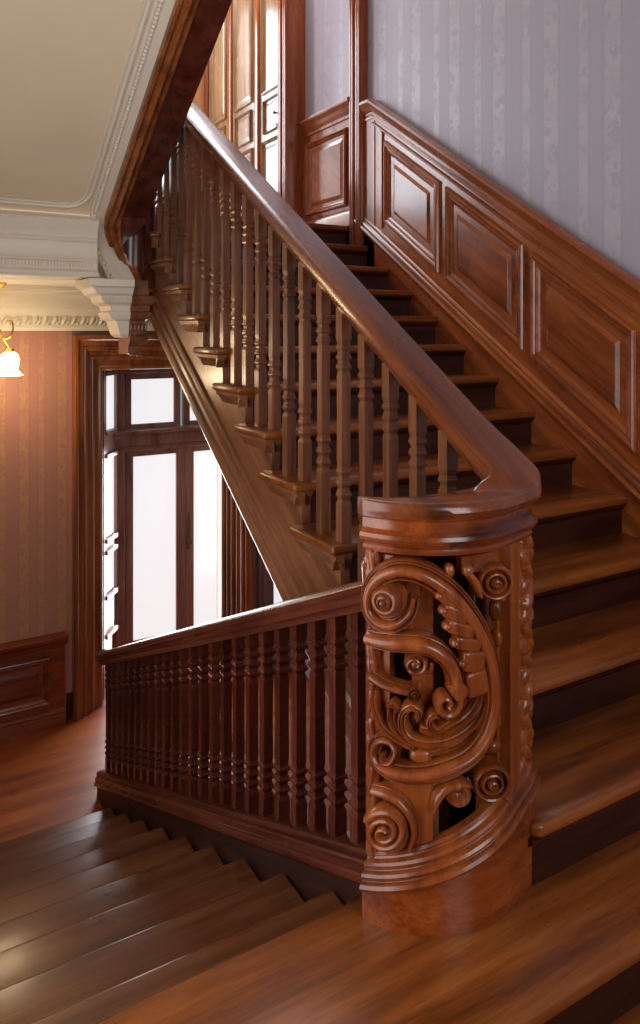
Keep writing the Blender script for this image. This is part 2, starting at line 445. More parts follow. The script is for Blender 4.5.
m.loft([[(XB1 + a * s, 4.56 + d, z1r(4.56 + d * .5) + b) for a, b in RP1] for d, s in ((0, 1), (.03, .97), (.05, .8))])
m.build('handrail', W_dkY, b1)
H = .019
def bal_prof(h, L, t0, t1, b0, b1_, k=1.0):
    """square baluster, z from 0 to L; collars between L-t1..L-t0 and b0..b1"""
    def collars(za, zb):
        n = 3; s = (zb - za) / n; o = []
        for i in range(n):
            q = za + s * i
            o += [(h * .78, q + s * .04), (h * .82, q + s * .22), (h * .98 * k, q + s * .36), (h * 1.05 * k, q + s * .42), (h * 1.06 * k, q + s * .56), (h * .98 * k, q + s * .68), (h * .94, q + s * .74), (h * .96, q + s * .82), (h * .84, q + s * .9)]
        return o
    return [(h * 1.05, 0), (h * 1.05, b0 - .012), (h * .9, b0)] + collars(b0 + .002, b1_ - .002) + [(h * .86, b1_), (h * .95, b1_ + .014), (h * .9, (b1_ + L - t1) / 2), (h * .95, L - t1 - .014), (h * .86, L - t1)] + collars(L - t1 + .002, L - t0 - .002) + [(h * .9, L - t0), (h * 1.05, L - t0 + .012), (h * 1.05, L)]
L1 = .65
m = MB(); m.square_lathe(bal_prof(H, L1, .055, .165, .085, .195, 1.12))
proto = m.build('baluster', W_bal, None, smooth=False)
proto.parent = b1
n1 = 24
for i in range(n1):
    y = 1.745 + (4.49 - 1.745) * i / (n1 - 1)
    o = proto if i == 0 else proto.copy()
    if i: C.objects.link(o); o.parent = b1
    zt = z1r(y) - .078
    o.location = Vector((XB1, y, zt - L1)) - Vector(b1.location)

# ------------------------------------------------------------------ upper balustrade
b2 = thing('balustrade', 'mahogany balustrade climbing with the rising stairs, broad rail curving onto the carved newel', 'balustrade', (1.42, 3.0, 1.1))
XB2 = 1.422
def treadz(y):
    k = 0
    for i in range(14):
        if y >= N[i] + .005: k = i
    return RZ * k
for k in range(2, 14):
    tr = (N[k + 1] - N[k]) if k < 13 else .255
    for q in ((.042, .042 + tr / 2) if k < 13 else (.042,)):
        y = N[k] + q; z0 = RZ * k; zt = railU(y) + .012
        L = zt - z0
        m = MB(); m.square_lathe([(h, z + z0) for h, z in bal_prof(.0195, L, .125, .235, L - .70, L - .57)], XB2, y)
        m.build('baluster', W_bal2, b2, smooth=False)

# newel plan
NC = (1.265, 1.632); NR = .268; LC = (1.44, 1.45)
def arc_pt(th, off=0.0, z=0.0):
    r = NR + off
    return Vector((NC[0] + r * math.cos(R(th)), NC[1] + r * math.sin(R(th)), z))
def plan(off, t0=202, n=30, tail=True):
    """plan outline of the newel face, rounding its right corner, offset outwards by off"""
    base = [tuple(arc_pt(t0 + (289 - t0) * i / n)[:2]) for i in range(n + 1)]
    base += catmull([base[-1], (1.402, 1.394), (1.442, 1.406), (1.472, 1.424), (1.487, 1.452), (1.49, 1.485)], 5)[1:]
    base.append((1.49, 1.62))
    out = []
    for i, p in enumerate(base):
        a, b = base[max(i - 1, 0)], base[min(i + 1, len(base) - 1)]
        t = Vector((b[0] - a[0], b[1] - a[1])).normalized()
        out.append((p[0] + t.y * off, p[1] - t.x * off))
    return out if tail else out[:-1]

# handrail: sloping rail that levels out and sweeps round over the newel as a cap
def smooth(t): t = max(0, min(1, t)); return t * t * (3 - 2 * t)
cross = [(0, -.0), (0.02, -.25), (.0, -.5), (.04, -.72), (.1, -.93), (.2, -1.0), (.5, -1.0), (.8, -1.0), (.9, -.93), (.96, -.72), (1.0, -.5), (.98, -.25), (1, -.0)]
stn = []                                             # (inner xy, outer xy, ztop, thickness)
front = [(x + .014 * smooth((x - 1.36) / .12), y) for x, y in plan(.026, 203.5, 26, tail=False)]
back = catmull([(1.003, 1.545), (1.066, 1.512), (1.149, 1.482), (1.24, 1.456), (1.31, 1.447), (1.345, 1.458), (1.358, 1.48), (1.36, 1.50)], 6)
nF = len(front)
def resample(P, n):
    L = [0]
    for a, b in zip(P, P[1:]): L.append(L[-1] + math.hypot(b[0] - a[0], b[1] - a[1]))
    out = []
    for i in range(n):
        s = L[-1] * i / (n - 1); j = 0
        while j < len(L) - 2 and L[j + 1] < s: j += 1
        t = (s - L[j]) / max(1e-9, L[j + 1] - L[j])
        out.append(tuple(a + (b - a) * t for a, b in zip(P[j], P[j + 1])))
    return out
front2 = resample(front[:-3], 44); back2 = resample(back, 44)
prof_cap = [(.10, -.040), (.06, -.030), (.0, -.026), (-.02, -.014), (.03, -.004), (.14, 0), (.4, .003), (.86, 0), (.97, -.004), (1.02, -.014), (1.0, -.026), (.94, -.030), (.90, -.040)]
prof_rail = [(.30, -.108), (.27, -.094), (.20, -.080), (.12, -.07), (.04, -.052), (.0, -.03), (.0, -.016), (.06, -.005), (.2, .0), (.5, .002), (.8, 0), (.94, -.005), (1.0, -.016), (1.0, -.03), (.96, -.052), (.88, -.07), (.80, -.080), (.73, -.094), (.70, -.108)]
def resamp_prof(p, n): return resample(p, n)
PC = resamp_prof(prof_cap, 25); PR = resamp_prof(prof_rail, 25)
rings = []
for i in range(44):
    I, O = Vector(back2[i]), Vector(front2[i]); u = i / 43
    zI, zO = [1.034 + max(0, 1.130 + .651 * (q.y - 1.522) - 1.034) * smooth((q.x - 1.26) / .10) for q in (I, O)]
    w = smooth((u - .80) / .2)
    rg = []
    for a, b in zip(PC, PR):
        t = a[0] * (1 - w) + b[0] * w; h = a[1] * (1 - w) + b[1] * w
        p = I + (O - I) * t; rg.append((p.x, p.y, zI + (zO - zI) * smooth(t) + h))
    rings.append(rg)
for y in (1.53, 1.57, 1.65, 2.0, 2.6, 3.2, 3.8, 4.3):
    x0, x1 = 1.358, 1.508
    zt = railU(y) + .11
    if y == 1.53: x1 = 1.522
    if y == 1.57: x1 = 1.514
    rings.append([(x0 + (x1 - x0) * t, y, zt + h) for t, h in PR])
# wreath at the top of the flight, turning back over the well
for i in range(1, 13):
    th = R(180 * i / 12)
    cxx, cyy, rr = 1.285, 4.36, .148
    x = cxx + rr * math.cos(th); y = cyy + rr * math.sin(th)
    zt = railU(4.3) + .11 + .5 * (i / 12)
    dv = Vector((math.cos(th), math.sin(th)))
    rings.append([(x + dv.x * (t - .5) * .15, y + dv.y * (t - .5) * .15, zt + h) for t, h in PR])
m = MB(); m.loft(rings); m.build('handrail', W_rail, b2, angle=50)

# ------------------------------------------------------------------ carved newel post
nw = thing('newel_post', 'large rounded newel post carved and pierced with scrolls at the turn of the stairs', 'newel post', (1.25, 1.5, 0))
def zramp(x, y):
    th = math.degrees(math.atan2(y - NC[1], x - NC[0])) % 360
    if th < 100: th = 300
    return .072 + .155 * max(0, min(1, (th - 202) / 98)) + (.02 * smooth((x - 1.42) / .04) if th > 285 else 0)
# drum base with ramped top
m = MB()
po, pi_ = plan(.013), plan(-.034)
m.loft([[(a[0], a[1], 0.0), (a[0], a[1], zramp(*a) + .002), (b[0], b[1], zramp(*a) + .002), (b[0], b[1], 0.0)] for a, b in zip(po, pi_)])
m.build('base', W_newX, nw)
# ramped base moulding
bp = [(.0, -.006), (.014, -.006), (.024, .0), (.027, .008), (.023, .016), (.013, .019), (.010, .022), (.016, .026), (.018, .032), (.014, .038), (.004, .041), (.001, .044), (.006, .048), (.007, .054), (.002, .059), (-.010, .063), (-.013, .067), (-.010, .071), (-.016, .077), (-.035, .078), (-.035, -.006)]
m = MB()
offs = [plan(a) for a, b in bp]
base = plan(.0)
rings = []
for i in range(len(base)):
    z = zramp(*offs[1][i])
    rings.append([(offs[j][i][0], offs[j][i][1], z + bp[j][1]) for j in range(len(bp))])
m.loft(rings); m.build('base_moulding', W_new, nw, angle=24)
# neck mouldings under the rail cap
npf = [(-.03, .905), (.002, .905), (.004, .912), (.0, .918), (.008, .926), (.016, .934), (.019, .942), (.015, .951), (.008, .956), (.004, .962), (.0035, .985), (.008, .990), (.014, .998), (-.03, .998)]
offs = [plan(a, 201) for a, b in npf]
m = MB(); m.loft([[(offs[j][i][0], offs[j][i][1], npf[j][1]) for j in range(len(npf))] for i in range(len(offs[0]))])
m.prism([(x, y) for x, y in plan(-.028, 203)] + [(1.40, 1.60), (1.1, 1.60)], .93, .997)
m.build('neck_moulding', W_newX, nw, angle=24)

def cyl(px, py, off=0.0):
    """where the sight line through a photo pixel meets the curved face of the newel -> (theta deg, z)"""
    dx, dy, dz = ray(px, py); r = NR + off
    A = dx * dx + dy * dy; B = -2 * (dx * NC[0] + dy * NC[1]); Cc = NC[0] ** 2 + NC[1] ** 2 - r * r
    D = B * B - 4 * A * Cc
    t = (-B - math.sqrt(D)) / (2 * A) if D > 0 else -B / (2 * A)
    return (math.degrees(math.atan2(t * dy - NC[1], t * dx - NC[0])) % 360, CAMZ + t * dz)
def S(th, z, off): return arc_pt(th, off - .011, z)
def frame(th):
    n = Vector((math.cos(R(th)), math.sin(R(th)), 0)); t = Vector((-math.sin(R(th)), math.cos(R(th)), 0))
    return n, t, Vector((0, 0, 1))
PX = .00243; RELIEF = 1.3
BAND = [(-1, -.8), (-1, .30), (-.94, .46), (-.84, .50), (-.76, .40), (-.72, .14), (-.66, .14), (-.60, .50), (-.44, .82), (-.22, .98), (.0, 1.0), (.22, .92), (.38, .74), (.46, .48), (.48, .22), (.54, .22), (.57, .46), (.66, .52), (.74, .44), (.77, .2), (.82, .2), (.85, .38), (.93, .40), (1, .28), (1, -.8)]
BAND2 = [(-1, -.8), (-1, .2), (-.92, .36), (-.84, .36), (-.80, .2), (-.72, .5), (-.5, .82), (-.2, .98), (.1, 1), (.4, .9), (.62, .66), (.74, .34), (.80, .2), (.88, .36), (.95, .34), (1, .2), (1, -.8)]
ROLL = [(-1, -.6), (-1, .2), (-.8, .62), (-.45, .92), (0, 1), (.45, .92), (.8, .62), (1, .2), (1, -.6)]
LEAF = [(-1, -.6), (-1, .15), (-.7, .55), (-.45, .62), (-.3, .38), (-.12, .8), (0, 1), (.12, .8), (.3, .38), (.45, .62), (.7, .55), (1, .15), (1, -.6)]
def band(m, pts, w, h, off=0.0, prof=BAND, sub=6):
    """relief band along photo-pixel points; w = half widths in px, h = relief heights in m"""
    P = catmull(pts, sub)
    tz = [cyl(px, py) for px, py in P]
    n = len(P)
    W = w if isinstance(w, (list, tuple)) else (w, w); Hh = h if isinstance(h, (list, tuple)) else (h, h)
    O = off if isinstance(off, (list, tuple)) else (off, off)
    def lerp(L, t):
        k = t * (len(L) - 1); i = min(int(k), len(L) - 2); return L[i] + (L[i + 1] - L[i]) * (k - i)
    pos = [S(th, z, lerp(O, i / (n - 1))) for i, (th, z) in enumerate(tz)]
    rings = []
    for i in range(n):
        nr, _, _ = frame(tz[i][0])
        t = (pos[min(i + 1, n - 1)] - pos[max(i - 1, 0)])
        t = (t - nr * t.dot(nr))
        t = t.normalized() if t.length > 1e-7 else Vector((0, 0, 1))
        b = nr.cross(t)
        wi = lerp(W, i / (n - 1)) * PX; hi = lerp(Hh, i / (n - 1))
        rings.append([pos[i] + b * (a * wi) + nr * (q * hi * RELIEF) for a, q in prof])
    m.loft(rings)
def disc(m, px, py, rad, prof, off=0.0, n=28, turn=0.0, wide=1.0):
    th, z = cyl(px, py); o = S(th, z, off); nr = frame(th + turn)[0]
    m.lathe([(r * rad * PX, h) for r, h in prof], o, nr, n, (1, wide))
def spiral(m, px, py, r0, r1, turns, a0, w, h, off=0.0, sgn=1, prof=ROLL):
    """spiral drawn outside-in in photo pixels"""
    k = max(8, int(14 * turns)); P = []
    for i in range(k + 1):
        t = i / k; r = r0 + (r1 - r0) * t; a = a0 + sgn * 2 * PI * turns * t
        P.append((px + r * math.cos(a), py + r * math.sin(a)))
    band(m, P, w, h, off, prof, 2)
def cplate(m, x0, x1, y0, y1, r0, r1, n=6, bev=0):
    """curved plate spanning photo-pixel box on the drum between two radii offsets"""
    ym = (y0 + y1) / 2
    ta, tb = cyl(x0, ym)[0], cyl(x1, ym)[0]
    xm = (x0 + x1) / 2
    za, zb = cyl(xm, y1)[1], cyl(xm, y0)[1]
    tplate(m, ta, tb, za, zb, r0, r1, n)
def tplate(m, ta, tb, za, zb, r0, r1, n=8):
    rings = []
    for i in range(n + 1):
        th = ta + (tb - ta) * i / n
        rings.append([S(th, za, r0), S(th, za, r1 - .002), S(th, za + .002, r1), S(th, zb - .002, r1), S(th, zb, r1 - .002), S(th, zb, r0)])
    m.loft(rings)
ROSE = [(1, -.03), (1, .008), (.96, .016), (.88, .020), (.80, .018), (.74, .010), (.70, .000), (.64, .000), (.61, .012), (.56, .020), (.48, .022), (.41, .018), (.37, .006), (.30, .004), (.28, .016), (.22, .026), (.14, .028), (.12, .022), (.06, .022), (.03, .026)]
BOSS = [(1, -.02), (1, .006), (.92, .013), (.82, .010), (.78, .012), (.72, .024), (.6, .030), (.5, .030), (.44, .026), (.4, .028), (.34, .037), (.24, .040), (.2, .036), (.16, .038), (.11, .044), (.03, .046)]

# stile, plank and ground pieces (the curved frame that the carving is cut from)
m = MB()
TS = cyl(508.5, 690)[0]
tplate(m, TS, 307, .24, .906, -.04, .013)
m.build('stile', W_new, nw)
m = MB()
tplate(m, TS - .8, TS + .8, .25, .906, -.035, .018, 3)
m.build('stile_bead', W_new, nw)
m = MB()
cplate(m, 410, 436, 574, 790, -.062, -.030)
cplate(m, 386, 434, 782, 866, -.042, -.010)
cplate(m, 372, 412, 612, 652, -.062, -.024)
cplate(m, 372, 384, 640, 790, -.062, -.026)
cplate(m, 368, 420, 560, 600, -.062, -.026)
cplate(m, 466, 512, 556, 574, -.042, -.012)
cplate(m, 505, 516, 556, 800, -.042, -.012)
m.build('backing', W_new, nw)

# big C scroll
m = MB()
band(m, [(414, 600), (409, 616), (395, 626), (380, 624), (369.5, 612), (369, 594), (377, 579), (392, 571), (412, 571), (434, 580), (456, 598), (475, 624), (488, 653), (494, 684), (493, 712), (485, 737), (470, 757), (448, 769), (424, 775), (400, 774), (381, 766), (373.5, 752), (378, 741), (389, 740), (396, 750), (391, 761), (384, 760), (383, 753)],
     [5, 7, 9, 10, 11, 11.5, 11.5, 11.5, 11.5, 11, 10, 7, 5, 4, 3], [.014, .018, .022, .024, .024, .024, .024, .024, .024, .022, .02, .018, .014], [-.012, 0, 0, 0, 0, 0, 0, 0, 0, 0, 0, .006, .012])
m.build('large_scroll', W_new, nw)
m = MB()
disc(m, 386, 600, 19.5, BOSS, .0)
m.build('volute_boss', W_new, nw)
# inner branch scroll
m = MB()
band(m, [(367, 638), (382, 642), (400, 644), (418, 645), (434, 650), (447, 660), (455, 673), (458, 688)], [8.5, 9.5, 9.5, 9.5, 9, 8.5, 7.5], .022, 0, BAND2)
disc(m, 458, 690, 9, [(1, -.02), (1, .02), (.9, .026), (.5, .028), (.05, .028)], 0, 12)
band(m, [(458, 692), (459, 701), (455, 710), (447, 714), (440, 709), (439, 701), (444, 696), (449, 700), (447, 705)], [6, 5.5, 5, 4.5, 4, 3], [.02, .02, .022, .026], [0, .004], ROLL)
m.build('branch_scroll', W_new, nw)
# bellflower husks climbing inside the scroll
m = MB()
for i, (px, py, ang, hw, hh) in enumerate([(449, 600, 30, 11, 5.5), (456, 614, 24, 14, 7), (461, 629, 20, 15, 6.8), (468, 644, 15, 14.5, 6.6), (473, 661, 8, 13, 10.5), (476, 683, -6, 12.5, 13)]):
    th, z = cyl(px, py); nr, t, u = frame(th); a = -R(ang)
    ax = t * math.cos(a) + u * math.sin(a); bx = -t * math.sin(a) + u * math.cos(a)
    m.blob(S(th, z, .0), (ax * hw * PX, bx * hh * PX, nr * .021), 20, 10, .34)
    if i < 5:
        p = S(th, z, .006) - ax * hw * PX * 1.0 - bx * hh * PX * .2
        m.blob(p, (ax * 4.5 * PX, bx * 4.5 * PX, nr * .017), 10, 8, .9)
m.build('husk_garland', W_new, nw)
# acanthus leaves in the belly of the scroll
m = MB()
for pts, w, h in [
    ([(481, 692), (478, 705), (468, 719), (452, 729), (434, 733), (420, 729)], [3, 6.5, 7.5, 7, 6, 4], .020),
    ([(483, 702), (477, 720), (464, 734), (446, 743), (426, 745), (410, 740), (402, 728), (403, 714), (411, 708), (419, 713), (417, 720)], [2.5, 5, 6, 6, 5.5, 5.5, 5, 4.5, 3.5], .022),
    ([(460, 716), (449, 724), (438, 731), (430, 726), (431, 718), (438, 716), (441, 722)], [2.5, 4, 4.5, 4, 3], .022),
    ([(476, 730), (462, 744), (444, 752), (430, 755)], [2, 4, 5, 3], .016),
    ([(470, 700), (462, 712), (450, 719)], [2, 4, 2], .016),
    ([(376, 716), (381, 728), (392, 738), (406, 746), (414, 750)], [4.5, 5.5, 5.5, 4.5, 2.5], .018),
    ([(391, 711), (391, 722), (397, 733), (407, 742)], [5, 5.5, 5, 3], .020),
    ([(388, 708), (393, 705), (397, 710), (394, 714)], [3, 3, 2.5], .022),
    ([(371, 700), (373, 712), (379, 722)], [4, 5, 3], .014)]:
    band(m, pts, w, h, -.004, LEAF, 5)
m.build('acanthus_leaves', W_new, nw)
# small volutes on the left
m = MB()
disc(m, 415, 665, 11.5, [(1, -.02), (1, .004), (.9, .010), (.7, .011), (.55, .006), (.5, .012), (.3, .020), (.1, .022)], -.006, 20)
spiral(m, 415, 665, 11, 3, 1.2, -.5, [3.2, 2.6], .017, -.004)
band(m, [(421, 674), (430, 672), (432, 664)], [3, 4, 2], .012, -.006, ROLL)
disc(m, 415, 695, 7.5, ROSE, -.002, 20)
band(m, [(370, 677), (382, 685), (396, 690), (409, 693)], [6, 6, 5.5, 5], .018, -.004, BAND2)
m.build('small_volute', W_new, nw)
# concentric rosettes
for px, py, r in ((496, 582, 18), (492.5, 782, 18.5)):
    m = MB(); disc(m, px, py, r, ROSE, 0.004, 32, -26, 1.1); m.build('rosette', W_new, nw)
# lower spiral disc and tail
m = MB()
disc(m, 385, 831, 23, [(1, -.03), (1, .004), (.92, .008), (.1, .010)], -.004, 30)
spiral(m, 385, 831, 21, 3, 2.3, -2.6, [5.5, 4, 3.2], [.020, .022, .026], -.002)
band(m, [(371, 792), (385, 796), (399, 804), (410, 818), (414, 836), (409, 852)], [6, 6.5, 6, 5.5, 4.5, 3], .017, -.006, BAND2)
m.build('lower_spiral', W_new, nw)
# hooked drop and buds in the corners
m = MB()
band(m, [(434, 812), (438, 800), (447, 790), (458, 785), (470, 786)], [3, 5, 5.5, 5, 3], .016, -.002, ROLL)
disc(m, 461, 797, 13, [(1, -.02), (1, .004), (.86, .012), (.6, .013), (.36, .002), (.2, -.004), (.02, -.006)], -.004, 22, -15)
disc(m, 458, 786, 5, [(1, -.01), (1, .01), (.7, .018), (.1, .022)], 0, 14)
m.build('hooked_drop', W_new, nw)
for px, py, rx, ry in ((498, 748, 8, 6.5), (421, 758, 12, 7.5), (470, 572, 6, 6), (500, 612, 5, 11), (501, 640, 4, 9), (500, 722, 4, 9), (505, 598, 4, 5), (451, 572, 5, 7)):
    th, z = cyl(px, py); nr, t, u = frame(th); m = MB()
    m.blob(S(th, z, -.004), (t * rx * PX, u * ry * PX, nr * .016), 14, 8, .8)
    m.build('bud', W_new, nw)
m = MB(); band(m, [(470, 574), (478, 584), (482, 598)], [3.5, 4, 2], .014, -.004, ROLL); m.build('corner_leaf', W_new, nw)
# carved edge columns (twisted leaves) on both flanks
def leaf_column(mb, cx, cy, r, z0, z1, n, tw):
    """column carved with overlapping twisted leaves"""
    K = 32; J = n * 10; rings = []
    P = (z1 - z0) / n
    for j in range(J + 1):
        z = z0 + (z1 - z0) * j / J; q = ((z - z0) / P)
        fr = q - math.floor(q); flip = 1 if (int(q) // 3) % 2 == 0 else -1
        lip = .92 + .08 * (math.sin(PI * min(1, fr * 1.15)) ** .6) * (.8 + .2 * fr)
        ring = []
        for i in range(K):
            a = 2 * PI * i / K
            lobe = abs(math.cos(2.5 * a + flip * tw * q * 1.9)) ** .55
            ring.append((cx + r * lip * (.66 + .36 * lobe) * math.cos(a), cy + r * lip * (.66 + .36 * lobe) * math.sin(a), z))
        rings.append(ring)
    mb.loft(rings)
m = MB()
leaf_column(m, 1.457, 1.468, .051, .31, .906, 15, .8)
m.build('leaf_column', W_new, nw, angle=60)
m = MB(); a = arc_pt(204, -.026); leaf_column(m, a.x, a.y, .020, .14, .90, 20, .6)
m.build('leaf_column', W_new, nw, angle=60)
# leaf where the lower rail dies into the post
m = MB()
m.tube(catmull([(1.11, 1.67, .72), (1.095, 1.63, .755), (1.075, 1.60, .80), (1.05, 1.565, .85), (1.04, 1.54, .885)], 5), [.016] * 5 + [.018] * 6 + [.018] * 5 + [.014] * 4 + [.006], 10)
m.build('rail_leaf', W_new, nw)
m = MB()
m.box(1.10, 1.16, 1.60, 1.66, .05, .94, .006, 2)
m.box(1.40, 1.47, 1.56, 1.63, .20, .96, .006, 2)
m.build('core_post', W_bal, nw)
m = MB(); m.plate([(1.10, 1.615, .14), (1.47, 1.585, .30), (1.47, 1.585, .94), (1.10, 1.615, .94)], (0, .012, 0)); m.build('shade_board', W_shade, nw, smooth=False)  # added dark board standing in for the shaded hollow of the newel

# ------------------------------------------------------------------ sloping wainscot on the right wall
wn = thing('wainscot', 'mahogany raised-panel wainscot stepping up the lilac wall with the stairs', 'wall panelling', (2.915, 2.2, .7))
YA, YB = 1.13, 4.32
XF = XW - .028
m = MB()
m.plate([(XF, YA, zN(YA) - .25), (XF, YB, zN(YB) - .25), (XF, YB, zN(YB) + .97), (XF, YA, zN(YA) + .97)], (.028, 0, 0))
m.build('frame', W_panY, wn, smooth=False)
def slope_sweep(m, prof, base, ya, yb, x=XF):
    m.loft([[(x - a, y, zN(y) + base + b) for a, b in prof] for y in (ya, yb)])
m = MB()
slope_sweep(m, [(0, 0), (.012, .004), (.014, .02), (.008, .03), (.010, .05), (.03, .07), (.034, .085), (.05, .10), (.058, .115), (.056, .13), (.04, .14), (0, .143)], .885, YA, YB)
slope_sweep(m, [(0, 0), (.012, .004), (.016, .014), (.010, .022), (0, .026)], .845, YA, YB)
# level return at the upper end
for s_ in (1,):
    z0 = zN(YB)
    m.loft([[(XF - a, y, z0 + .885 + b) for a, b in [(0, 0), (.012, .004), (.014, .02), (.008, .03), (.010, .05), (.03, .07), (.034, .085), (.05, .10), (.058, .115), (.056, .13), (.04, .14), (0, .143)]] for y in (YB, YB + .11)])
m.build('cap_rail', W_panY, wn)
m = MB()
slope_sweep(m, [(0, -.36), (.006, -.36), (.006, .02), (.012, .026), (.016, .036), (.030, .05), (.036, .064), (.032, .078), (.018, .084), (.024, .094), (.022, .108), (.012, .116), (.014, .13), (.008, .142), (0, .148)], .0, YA, 4.57)
m.build('skirting', W_panY, wn)
m = MB(); m.plate([(XF - .006, YB - .02, zN(YB) - .3), (XF - .006, YB + .11, zN(YB) - .3), (XF - .006, YB + .11, zN(YB) + .93), (XF - .006, YB - .02, zN(YB) + .95)], (.03, 0, 0))
m.build('end_stile', W_panZ, wn, smooth=False)
def slope_panel(ya, yb, lo=.235, hi=.80, parent=wn):
    """bolection moulded raised panel, parallelogram between ya<yb"""
    def q(inset, x):                                  # corner ring with inset measured square to edges
        k = math.sqrt(1 + .655 ** 2)
        A, B = ya + inset, yb - inset
        return [(x, A, zN(A) + lo + inset * k), (x, B, zN(B) + lo + inset * k), (x, B, zN(B) + hi - inset * k), (x, A, zN(A) + hi - inset * k)]
    m = MB()
    m.loft([q(.088, XF - .001), q(.088, XF + .004), q(.115, XF - .009), q(.118, XF - .011)], cap=False)
    m.face(q(.118, XF - .011))
    p = m.build('panel', W_panY, parent, smooth=False)
    m = MB()
    prof = [(0, 0), (0, .012), (.006, .022), (.016, .026), (.026, .022), (.032, .014), (.04, .016), (.05, .012), (.058, .002), (.07, -.002), (.09, -.004)]
    rr = [q(a, XF - h) for a, h in prof]
    m.loft(rr, cap=False)
    m.build('panel_moulding', W_panY, p, angle=14)
for ya, yb in ((1.50, 2.13), (2.19, 2.83), (2.885, 3.525), (3.59, 4.17)): slope_panel(ya, yb)
m = MB(); 
m.plate([(XF - .014, 4.20, zN(4.20) + .18), (XF - .014, 4.225, zN(4.225) + .18), (XF - .014, 4.225, zN(4.225) + .84), (XF - .014, 4.20, zN(4.20) + .84)], (.014, 0, 0))
m.build('fillet', W_panZ, wn, smooth=False)

# pilaster and level wainscot on the landing
def post_box(name, label, x0, y0, y1, z0, z1, mat):
    m = MB(); m.box(x0, XW, y0, y1, z0, z1, .006, 2)
    for i, f in enumerate((.12, .3, .70, .88)):
        yy = y0 + (y1 - y0) * f; m.box(x0 - .012, x0 + .01, yy - .012, yy + .012, z0, z1, .005, 2)
    return struct(m.build(name, mat), label, 'trim')
ZL = 2.21
post_box('trim_1', 'tall moulded mahogany pilaster at the head of the stairs', 2.905, 4.43, 4.575, 2.0, 5.7, W_panZ)
post_box('trim_2', 'tall moulded mahogany door post on the upper landing', 2.79, 5.35, 5.50, ZL, 5.7, W_panZ)
w2 = thing('wainscot', 'short level panel of wainscot on the landing between pilaster and door post', 'wall panelling', (2.91, 5.0, ZL))
m = MB(); m.box(XF, XW, 4.575, 5.35, ZL, ZL + .86); m.build('frame', W_panZ, w2, smooth=False)
m = MB(); m.loft([[(XF - a, y, ZL + .80 + b) for a, b in [(0, 0), (.012, .004), (.014, .02), (.008, .03), (.03, .07), (.034, .085), (.05, .10), (.058, .115), (.056, .13), (.04, .14), (0, .143)]] for y in (4.575, 5.35)])
m.build('cap_rail', W_panY, w2)
m = MB(); m.loft([[(XF - a, y, ZL + b) for a, b in [(0, 0), (.03, 0), (.03, .09), (.022, .11), (.01, .12), (0, .13)]] for y in (4.575, 5.35)])
m.build('skirting', W_panY, w2)
def rect_panel(parent, P, u0, u1, v0, v1, mats, depth=.02, mw=.06, raised=.09, name='panel'):
    def q(i, h): return [P(u0 + i, v0 + i, h), P(u1 - i, v0 + i, h), P(u1 - i, v1 - i, h), P(u0 + i, v1 - i, h)]
    m = MB(); m.loft([q(mw, -.002), q(mw + .004, 0), q(mw + .03, .008), q(mw + .034, .009)], cap=False); m.face(q(mw + .034, .009))
    p = m.build(name, mats[0], parent, smooth=False)
    m = MB(); s = mw / .09
    m.loft([q(a * s, h) for a, h in [(0, 0), (0, .012), (.006, .022), (.016, .026), (.026, .022), (.032, .014), (.04, .016), (.05, .012), (.058, .002), (.07, -.001), (.09, -.003)]], cap=False)
    m.build('panel_moulding', mats[1], p, angle=14)
    return p
rect_panel(w2, lambda u, v, h: (XF - h, u, ZL + v), 4.66, 5.27, .16, .74, (W_panY, W_panZ))

# landing doors on the right wall
def landing_door(name, y0, y1, label, knob, mat):
    m = MB(); m.box(XW - .06, XW, y0, y1, ZL, ZL + 2.6, .004, 1)
    d = struct(m.build(name, mat), label, 'door')
    P = lambda u, v, h: (XW - .06 - h, u, ZL + v)
    for v0, v1 in ((.12, .92), (1.34, 2.5)): rect_panel(d, P, y0 + .07, y1 - .07, v0, v1, (mat, mat), mw=.05)
    rect_panel(d, P, y0 + .1, y1 - .1, .98, 1.28, (mat, mat), mw=.03)
    if knob:
        m = MB(); m.lathe([(.022, 0), (.024, .003), (.012, .006), (.010, .014), (.020, .02), (.024, .026), (.02, .032), (.002, .034)], (XW - .061, y0 + .22, ZL + 1.12), (-1, 0, 0), 16, (.7, .7))
        m.box(XW - .066, XW - .06, y0 + .20, y0 + .24, ZL + 1.0, ZL + 1.18, .002, 1)
        m.build('door_handle', M_iron, d)
    return d
landing_door('door_2', 5.54, 6.10, 'panelled door with dark knob nearest the post on the upper landing', True, W_gold)
landing_door('door_3', 6.17, 6.72, 'honey coloured panelled door in the middle of the upper landing', False, W_gold)
landing_door('door_4', 6.79, 7.34, 'farthest panelled door of the upper landing', False, W_gold)
for i, (a, b) in enumerate(((6.10, 6.17), (6.72, 6.79), (7.34, 7.42), (5.50, 5.54))):
    m = MB(); m.box(XW - .085, XW, a, b, ZL, 5.0, .006, 2)
    struct(m.build('trim_%d' % (10 + i), W_panZ), ['moulded strip between the two nearer landing doors', 'moulded strip between the two farther landing doors', 'moulded strip beside the farthest landing door', 'moulded strip against the door post'][i], 'trim')

